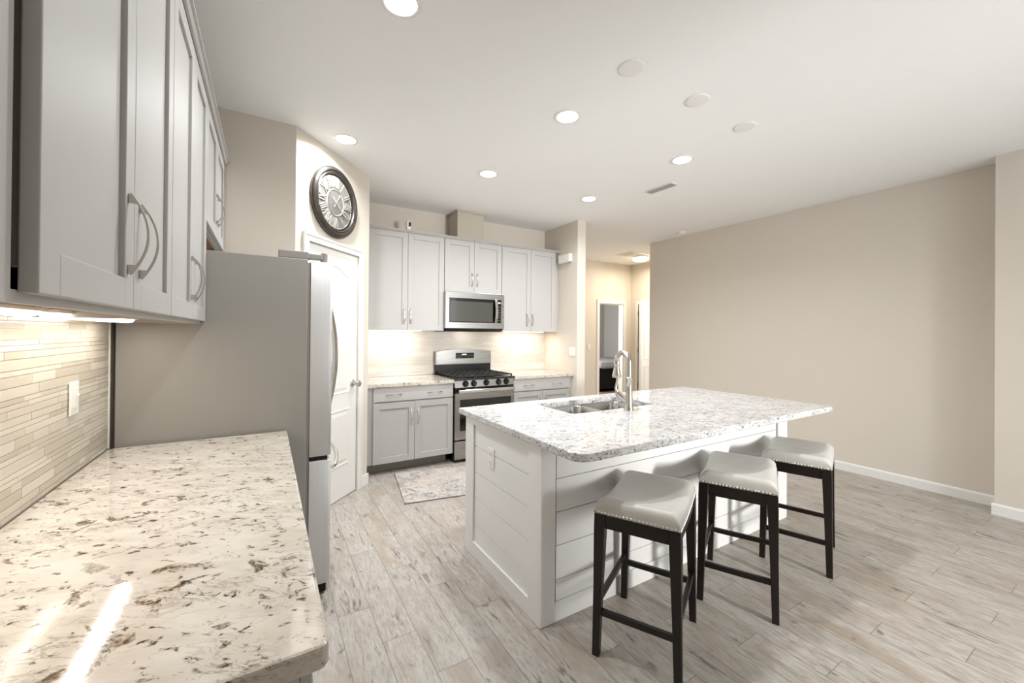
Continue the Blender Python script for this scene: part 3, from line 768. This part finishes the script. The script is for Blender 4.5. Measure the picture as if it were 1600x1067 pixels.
# ------------------------------------------------------------------ bar stools
def make_stool(label):
    t = thing('bar_stool', label, 'bar stool', (0, 0, 0), 0, 'saddle bar stools at the island')
    HW, HD = .171, .228            # half width (x) and half depth (y) at the feet
    TW, TD = .156, .222            # the legs lean in towards the seat
    sw, sdp = TW+.0225, TD+.0245   # seat half sizes
    def at(z): k = z/.62; return HW+(TW-HW)*k, HD+(TD-HD)*k
    zb = lambda y: .632-.016*(1-(y/sdp)**2)      # underside follows the saddle
    zt = lambda y: .707-.036*(1-abs(y/sdp)**2.0)
    bm = BM(); NX, NY = 26, 34; grid = []
    def e(u): return math.copysign(1-(1-abs(u))**1.0, u)
    for j in range(NY+1):
        r_ = []
        for i in range(NX+1):
            u, v = -1+2*i/NX, -1+2*j/NY
            u = math.sin(u*PI/2)*.92+u*.08; v = math.sin(v*PI/2)*.92+v*.08
            x, y = u*sw, v*sdp
            dx_, dy_ = sw-abs(x), sdp-abs(y); rr_ = .048
            f = 1.0
            for d_ in (dx_, dy_):
                if d_ < rr_: f *= math.sqrt(max(0, 1-((rr_-d_)/rr_)**2))*.999+.001
            z = zb(y)+.026+(zt(y)-zb(y)-.026)*f
            r_.append(bm.verts.new((x*(.990+.01*f), y*(.992+.008*f), z)))
        grid.append(r_)
    for j in range(NY):
        for i in range(NX): bm.faces.new((grid[j][i], grid[j][i+1], grid[j+1][i+1], grid[j+1][i]))
    rim = grid[0][:] + [grid[j][NX] for j in range(1, NY+1)] + grid[NY][-2::-1] + [grid[j][0] for j in range(NY-1, 0, -1)]
    mid_ = [bm.verts.new((v.co.x*1.008, v.co.y*1.006, zb(v.co.y)+.010)) for v in rim]
    low = [bm.verts.new((v.co.x*1.0, v.co.y*1.0, zb(v.co.y))) for v in rim]
    n = len(rim)
    for a, b_ in ((rim, mid_), (mid_, low)):
        for i in range(n): bm.faces.new((a[i], b_[i], b_[(i+1) % n], a[(i+1) % n]))
    edge = [v.co.copy() for v in low]
    for v in [(bm.verts.new((0, 0, .615)))]:
        for i in range(n): bm.faces.new((low[(i+1) % n], low[i], v))
    obj('seat', bm, LEATHER, t, smooth=80)
    bm = BM(); per = []
    for i in range(n):
        a, b_ = edge[i], edge[(i+1) % n]; per.append((a, b_))
    tot = sum((b_-a).length for a, b_ in per); step = .0160; acc = 0; nxt = 0
    for a, b_ in per:
        l = (b_-a).length
        while nxt <= acc+l and l > 1e-6:
            p = a+(b_-a)*((nxt-acc)/l)
            if abs(abs(p.x)-sw) < abs(abs(p.y)-sdp): nv = Vector((math.copysign(1, p.x), 0, 0))
            else: nv = Vector((0, math.copysign(1, p.y), 0))
            c0 = p+nv*.001+Vector((0, 0, .007)); r0 = .0070
            tv = Vector((0, 0, 1)).cross(nv); rings = []
            for rad, h in ((r0, 0), (r0*.8, .0026), (r0*.35, .0042)):
                rings.append([bm.verts.new(c0+nv*h+(tv*math.cos(2*PI*k/7)+Vector((0, 0, math.sin(2*PI*k/7))))*rad) for k in range(7)])
            for q0, q1 in zip(rings, rings[1:]):
                for k in range(7): bm.faces.new((q0[k], q0[(k+1) % 7], q1[(k+1) % 7], q1[k]))
            bm.faces.new(rings[-1]); nxt += step
        acc += l
    obj('nailhead_trim', bm, NICKEL, t, smooth=True, kind='stuff', label='row of small silver nailheads')
    for sx_ in (-1, 1):
        for sy_ in (-1, 1):
            bm = BM(); loops = []
            for z, h, o in ((.0005, .0155, .0), (.30, .0185, 0), (.56, .0235, 0), (zb(TD)-.001, .0235, 0)):
                wx, wy = at(z); loops.append([(p[0], p[1], z) for p in rrect(sx_*wx-h, sx_*wx+h, sy_*wy-h, sy_*wy+h, .002, 1)])
            loft(bm, loops); obj('leg', bm, ESPRESSO, t)
    bm = BM()
    for sy_ in (-1, 1): box(bm, -TW+.0235, TW-.0235, TD-.010 if sy_ > 0 else -TD-.018, TD+.018 if sy_ > 0 else -TD+.010, .570, zb(TD)-.001, .002)
    for sx_ in (-1, 1):
        ys = [-TD+.0235+(2*TD-.047)*i/12 for i in range(13)]
        x0, x1 = (TW-.008, TW+.018) if sx_ > 0 else (-TW-.018, -TW+.008)
        loft(bm, [[(x0, y, zb(y)-.050), (x1, y, zb(y)-.050), (x1, y, zb(y)-.001), (x0, y, zb(y)-.001)] for y in ys])
    obj('apron', bm, ESPRESSO, t)
    wx, wy = at(.194)
    for sy_ in (-1, 1): obj('stretcher', B(-wx+.0168, wx-.0168, sy_*wy-.010, sy_*wy+.010, .180, .208, .003), ESPRESSO, t)
    wx, wy = at(.236)
    for sx_ in (-1, 1): obj('stretcher', B(sx_*wx-.010, sx_*wx+.010, -wy+.0170, wy-.0170, .222, .250, .003), ESPRESSO, t)
    return t
def stool_rot(deg): return math.radians(deg)-PI/2
st = make_stool('bar stool nearest the camera, by the left end of the island')
st.location = (1.5465, 1.297, 0); st.rotation_euler = (0, 0, stool_rot(28.0))
dup(st, (2.2925, 1.286, 0), stool_rot(26.5), 'middle of the three bar stools, between the other two')
dup(st, (3.010, 1.300, 0), stool_rot(19.0), 'bar stool farthest from the camera, by the right end of the island')

# ------------------------------------------------------------------ rug
bm = BM(); rnd = random.Random(4); NX, NY = 24, 12; rw, rd = 1.75, .78
g = [[bm.verts.new((i/NX*rw, j/NY*rd, .007+rnd.random()*.001)) for i in range(NX+1)] for j in range(NY+1)]
for j in range(NY):
    for i in range(NX): bm.faces.new((g[j][i], g[j][i+1], g[j+1][i+1], g[j+1][i]))
box(bm, 0, rw, 0, rd, .0008, .0068)
r_ = thing('runner_rug', 'pale grey distressed rug on the floor between the island and the range', 'rug', (.985, 3.315, 0), math.radians(-9))
obj('pile', bm, RUG, r_)
bm = BM(); tube(bm, [(0, 0, .005), (rw, 0, .005), (rw, rd, .005), (0, rd, .005)], .0042, 6, closed=True)
obj('bound_edge', bm, plain('rug_binding', srgb(120, 116, 110), .9), r_, label='darker bound edge')

# ------------------------------------------------------------------ wall clock over the pantry door
CS, CZ = .424, 2.476; CR = .285
def on_diag(s_, off, z): 
    q = Matrix.Rotation(ANG, 3, 'Z') @ Vector((s_, -off, z)); return A+q
t = thing('wall_clock', 'large round pewter wall clock with roman numerals above the pantry door', 'clock', on_diag(CS, .001, CZ), ANG)
bm = BM(); lathe(bm, [(CR-.02, 0), (CR, .002), (CR+.002, .014), (CR-.004, .026), (CR-.016, .036), (CR-.030, .039), (CR-.040, .033), (CR-.045, .028), (CR-.050, .032), (CR-.056, .031), (CR-.062, .022), (CR-.062, .010), (CR-.02, 0.0)], 64, (0, 0, 0), 'y')
obj('frame', bm, PEWTER, t, smooth=True)
bm = BM(); lathe(bm, [(0, .012), (CR-.061, .012), (CR-.061, .008), (0, .008)], 48, (0, 0, 0), 'y'); dial = obj('dial', bm, DIAL, t)
bm = BM(); lathe(bm, [(.098, .0125), (.104, .018), (.110, .0125)], 48, (0, 0, 0), 'y'); lathe(bm, [(.205, .0125), (.209, .016), (.213, .0125)], 48, (0, 0, 0), 'y')
CREAMM = plain('ivory_numerals', srgb(168, 164, 157), .4, .1)
obj('chapter_ring', bm, CREAMM, dial, smooth=True)
ROM = ['XII', 'I', 'II', 'III', 'IV', 'V', 'VI', 'VII', 'VIII', 'IX', 'X', 'XI']
for k, txt in enumerate(ROM):
    th = 2*PI*k/12; er = Vector((math.sin(th), math.cos(th))); et = Vector((math.cos(th), -math.sin(th)))
    wd = {'I': .0155, 'V': .040, 'X': .040}; total = sum(wd[ch] for ch in txt); x = -total/2; bm = BM()
    def bar(xa, ya, xb, yb, w):
        a, b_ = Vector((xa, ya)), Vector((xb, yb)); d_ = (b_-a).normalized(); nn = Vector((-d_.y, d_.x))*w/2
        pts = []
        for p in (a-nn, a+nn, b_+nn, b_-nn): q = et*p.x+er*p.y; pts.append((q.x, q.y))
        prism(bm, pts, 'y', -.0185, -.0125)
    for ch in txt:
        w = wd[ch]; m_ = x+w/2; r0, r1 = .122, .206
        if ch == 'I':
            bar(m_, r0, m_, r1, .0085); bar(m_-.006, r0, m_+.006, r0, .004); bar(m_-.006, r1, m_+.006, r1, .004)
        elif ch == 'V':
            bar(m_-.015, r1, m_, r0, .0095); bar(m_+.015, r1, m_, r0, .006); bar(m_-.019, r1, m_-.010, r1, .004); bar(m_+.010, r1, m_+.019, r1, .004)
        else:
            bar(m_-.015, r1, m_+.015, r0, .0095); bar(m_+.015, r1, m_-.015, r0, .006)
            for rr_ in (r0, r1): bar(m_-.019, rr_, m_-.010, rr_, .004); bar(m_+.010, rr_, m_+.019, rr_, .004)
        x += w
    obj('numeral', bm, CREAMM, dial)
def hand(name, ang, length, tail, w):
    bm = BM(); er = Vector((math.sin(ang), math.cos(ang))); et = Vector((math.cos(ang), -math.sin(ang)))
    out = [(-.003, -tail), (-.008, -tail*.8), (-.003, -tail*.55), (-w*.5, 0), (-w*.45, length*.6), (-w*1.5, length*.72), (0, length), (w*1.5, length*.72), (w*.45, length*.6), (w*.5, 0), (.003, -tail*.55), (.008, -tail*.8), (.003, -tail)]
    prism(bm, [tuple(et*a+er*b_) for a, b_ in out], 'y', -.025 if name == 'minute_hand' else -.022, -.0235 if name == 'minute_hand' else -.0205)
    obj(name, bm, CREAMM, t)
hand('hour_hand', math.radians(33), .095, .05, .007); hand('minute_hand', math.radians(128), .135, .055, .006)
obj('hub', lathe(BM(), [(0, .0125), (.007, .0125), (.007, .027), (0, .028)], 14, (0, 0, 0), 'y'), CREAMM, t)

# ------------------------------------------------------------------ ceiling fittings
def can_light(x, y, label):
    t = thing('recessed_light', label, 'ceiling light', (x, y, H), 0, 'recessed ceiling lights')
    obj('trim_ring', lathe(BM(), [(.070, -.0005), (.092, -.0005), (.092, -.003), (.086, -.006), (.074, -.0045), (.070, -.002)], 40), PLATE, t, smooth=True)
    obj('lens', lathe(BM(), [(0, -.0045), (.040, -.0040), (.0735, -.0025), (.0735, -.0008), (0, -.0008)], 40), GLASSWHITE, t, label='glowing round lens')
    area_light('lamp', (0, 0, -.012), (0, 0, -1), .13, .13, LIGHT_CAN, (.97, .985, 1.0), t, 'DISK', math.radians(155))
can_light(.495, 1.80, 'recessed ceiling light cut by the top edge of the photo, nearest the camera')
can_light(1.725, 2.145, 'recessed ceiling light over the left half of the island')
can_light(2.965, 2.160, 'recessed ceiling light beside the slotted ceiling vent')
can_light(.497, 3.297, 'recessed ceiling light just above the wall clock')
can_light(1.728, 3.300, 'recessed ceiling light in front of the duct cover over the microwave')
can_light(2.975, 3.320, 'recessed ceiling light nearest the hall opening')
COVERP = plain('cover_plastic', srgb(240, 239, 236), .6)
def cover(x, y, label):
    o = obj('blank_ceiling_cover', lathe(BM(), [(0, -.0065), (.060, -.0060), (.070, -.0045), (.074, -.0006), (0, -.0006)], 40), COVERP, None, smooth=True, loc=(x, y, H))
    tag(o, label, 'cover plate', 'blank round ceiling covers')
cover(1.704, 1.567, 'leftmost and nearest of three unlit white round ceiling covers in a row')
cover(2.290, 1.563, 'middle of three unlit white round ceiling covers in a row')
cover(2.862, 1.583, 'rightmost of three unlit white round ceiling covers in a row')
t = thing('ceiling_vent', 'white slotted air vent on the ceiling between two lights', 'vent', (3.36, 2.693, H), math.radians(92))
bm = BM()
for a in (-.17, .15): box(bm, a, a+.02, -.065, .065, -.008, -.0006, .002)
for b_ in (-.065, .047): box(bm, -.15, .15, b_, b_+.018, -.008, -.0006, .002)
obj('frame', bm, PLATE, t)
VENTG = plain('vent_grey', srgb(176, 176, 174), .5)
for i in range(7):
    bm = BM(); y = -.0435+i*.0135
    prism(bm, [(y, -.0068), (y+.0008, -.0076), (y+.0060, -.0024), (y+.0052, -.0016)], 'x', -.1495, .1495)
    obj('slat', bm, VENTG, t)
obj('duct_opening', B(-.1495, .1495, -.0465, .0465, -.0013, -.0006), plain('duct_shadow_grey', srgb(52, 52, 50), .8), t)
t = thing('smoke_detector', 'small white round detector on the ceiling close to the right wall', 'smoke detector', (5.045, 3.675, H))
obj('housing', lathe(BM(), [(0, -.034), (.030, -.033), (.046, -.024), (.052, -.010), (.060, -.008), (.062, -.0006), (0, -.0006)], 30), PLATE, t, smooth=True)
t = thing('hall_ceiling_light', 'glowing white dome light on the hall ceiling', 'ceiling light', (6.02, 5.27, H))
obj('base', lathe(BM(), [(0, -.022), (.150, -.022), (.155, -.016), (.155, -.0006), (0, -.0006)], 36), PLATE, t, smooth=True)
obj('glass_dome', lathe(BM(), [(.145, -.0225), (.143, -.045), (.120, -.068), (.075, -.083), (0, -.090)], 36), GLASSHALL, t, smooth=True)
area_light('lamp', (0, 0, -.10), (0, 0, -1), .26, .26, LIGHT_HALL, (1.0, .87, .70), t, 'DISK')
t = thing('return_air_grille', 'white framed return grille on the hall ceiling beside the dome light', 'vent', (5.70, 5.20, H))
bm = BM()
for a in (-.22, .185): box(bm, a, a+.035, -.20, .20, -.008, -.0006, .002)
for b_ in (-.20, .165): box(bm, -.185, .185, b_, b_+.035, -.008, -.0006, .002)
obj('frame', bm, PLATE, t)
bm = BM()
for i in range(13): y = -.158+i*.026; prism(bm, [(y, -.0012), (y+.003, -.0060), (y+.006, -.0060), (y+.003, -.0012)], 'x', -.1845, .1845)
obj('louvres', bm, PLATE, t)
obj('opening', B(-.1845, .1845, -.1645, .1645, -.0011, -.0006), plain('filter_grey', srgb(150, 140, 126), .9), t)

# ------------------------------------------------------------------ under-cabinet lights
def strip(loc, rotz, length, label, color, power, wdt=.056, mat=GLASSWARM):
    t = thing('under_cabinet_light', label, 'light', loc, rotz, 'slim lights under the wall cabinets')
    bm = BM(); hl = length/2; hw = wdt/2
    box(bm, -hl, hl, -hw, hw, -.010, -.0005, .002); obj('housing', bm, PLATE, t)
    bm = BM(); loops = []
    for x, k in ((-hl+.006, .35), (-hl+.012, .75), (-hl+.03, .95), (0, 1), (hl-.03, .95), (hl-.012, .75), (hl-.006, .35)):
        loops.append([(x, -hw*.9*k, -.0105), (x, -hw*.6*k, -.0105-.011*k), (x, 0, -.0105-.014*k), (x, hw*.6*k, -.0105-.011*k), (x, hw*.9*k, -.0105)])
    loft(bm, loops); obj('lens', bm, mat, t, smooth=True, label='glowing diffuser')
    area_light('lamp', (0, 0, -.028), (0, 0, -1), length*.92, wdt*.7, power, color, t)
WARM = (1.0, .94, .86)
strip((-.485, 1.07, ZL+.0195), PI/2, .72, 'under-cabinet light over the left counter cut by the left edge of the photo', WARM, LIGHT_UC)
strip((-.485, 1.86, ZL+.0195), PI/2, .74, 'under-cabinet light over the left counter beside the refrigerator', WARM, LIGHT_UC)
strip((1.24, 4.56, ZU+.0195), 0, .62, 'under-cabinet light left of the microwave', (1.0, .90, .78), LIGHT_UC)
strip((2.95, 4.56, ZU+.0195), 0, .66, 'under-cabinet light right of the microwave', (1.0, .90, .78), LIGHT_UC*1.7)

# ------------------------------------------------------------------ outlets, switches and small wall boxes
def outlet(loc, rotz, label, kind='outlet', w=.072, h=.116, group=None):
    t = thing('wall_outlet' if kind == 'outlet' else 'wall_switch', label, 'outlet' if kind == 'outlet' else 'switch', loc, rotz, group)
    obj('plate', B(-w/2, w/2, -.0065, -.0005, -h/2, h/2, .003), PLATE, t)
    n = max(1, round(w/.072))
    for k in range(n):
        cx = (k-(n-1)/2)*.047
        if kind == 'outlet':
            for cz in (-.026, .026):
                bm = BM(); prism(bm, [(p[0]+cx, p[1]+cz) for p in rrect(-.017, .017, -.014, .014, .008)], 'y', -.0085, -.0064); so = obj('socket', bm, PLATE, t)
                bm = BM()
                for q in (-.007, .007): box(bm, cx+q-.0012, cx+q+.0012, -.0090, -.0084, cz-.004, cz+.006)
                lathe(bm, [(0, .0084), (.0024, .0084), (.0024, .0090), (0, .0090)], 8, (cx, 0, cz-.009), 'y')
                obj('slots', bm, DARKGAP, so)
        elif kind == 'dimmer':
            sw = obj('rocker', B(cx-.017, cx+.010, -.0095, -.0064, -.034, .034, .002), PLATE, t)
            obj('slider', B(cx+.012, cx+.017, -.0085, -.0064, -.034, .034, .0008), PLATE, t)
            obj('slider_knob', B(cx+.0115, cx+.0175, -.0125, -.0084, .004, .016, .001), PLATE, t)
        else:
            bm = BM(); prism(bm, [(-.0064, -.034), (-.0105, -.034), (-.0075, .034), (-.0064, .034)], 'x', cx-.0165, cx+.0165); obj('rocker', bm, PLATE, t)
    return t
outlet((1.115, YW-.0098, 1.192), 0, 'white outlet on the backsplash left of the range')
outlet((3.068, YW-.0098, 1.182), 0, 'white outlet on the backsplash right of the range')
outlet((3.4078, 4.104, 1.192), -PI/2, 'white double switch on the side of the divider wall above the counter', 'switch', w=.118)
outlet((XW+.0098, 1.993, 1.183), PI/2, 'white dimmer switch on the tiled wall above the left counter', 'dimmer')
outlet((IX0+.0118, 2.112, .682), -PI/2, 'white outlet on the shiplap end of the island')
outlet((5.432, 6.0326, 1.175), 0, 'white switch on the hall wall left of the bedroom doorway', 'switch')
t = thing('door_chime', 'small white box high on the divider wall beside the cabinets', 'door chime', (3.4078, 4.225, 2.425), -PI/2)
obj('cover', B(-.115, .115, -.060, -.004, -.052, .052, .006), PLATE, t)
obj('back_plate', B(-.108, .108, -.0045, -.0005, -.046, .046), PLATE, t)

# ------------------------------------------------------------------ bed seen through the hall doorway
t = thing('bed', 'bed with a black base and grey blanket seen through the hall doorway', 'bed', (7.9, 7.9, 0))
obj('base', B(-.95, .95, -.55, 1.1,   .07, .575, .02), BEDBASE, t)
bm = BM(); rnd = random.Random(2); NX, NY = 20, 16
loops = []
for z, k in ((.576, .985), (.60, 1.0), (.67, 1.0), (.72, .97), (.740, .90)):
    loops.append([(p[0]*k+rnd.uniform(-.01, .01), p[1]*k+.27+rnd.uniform(-.01, .01), z+rnd.uniform(-.006, .006)) for p in rrect(-.98, .98, -.86, .84, .12, 6)])
loft(bm, loops); obj('blanket', bm, BLANKET, t, smooth=True)
bm = BM()
bm.free()
for x in (-.85, .85):
    for y in (-.45, 1.0): obj('leg', B(x-.03, x+.03, y-.03, y+.03, .0005, .0695), BEDBASE, t)

# ------------------------------------------------------------------ put every thing's origin at the foot of that thing
bpy.context.view_layer.update()
def shift(o, d):
    if o.type == 'LIGHT' or any(abs(v) > 1e-9 for v in o.location): o.location = o.location-d; return
    if o.type == 'MESH' and o.data.users == 1: o.data.transform(Matrix.Translation(-d))
    for k in o.children: shift(k, d)
shared = {'bar_stool', 'wall_clock', 'recessed_light'}
for o in list(COL.objects):
    if o.parent or o.type not in ('EMPTY', 'MESH') or o.name.split('.')[0] in shared or o.get('kind') == 'structure': continue
    pts = []
    inv = o.matrix_world.inverted()
    for q in [o]+list(o.children_recursive):
        if q.type == 'MESH': pts += [inv @ (q.matrix_world @ Vector(b_)) for b_ in q.bound_box]
    if not pts: continue
    lo = [min(p[i] for p in pts) for i in range(3)]; hi = [max(p[i] for p in pts) for i in range(3)]
    d = Vector(((lo[0]+hi[0])/2, (lo[1]+hi[1])/2, lo[2]))
    if o.type == 'MESH': o.data.transform(Matrix.Translation(-d))
    for k in o.children: shift(k, d)
    o.location = o.location + o.rotation_euler.to_matrix() @ d
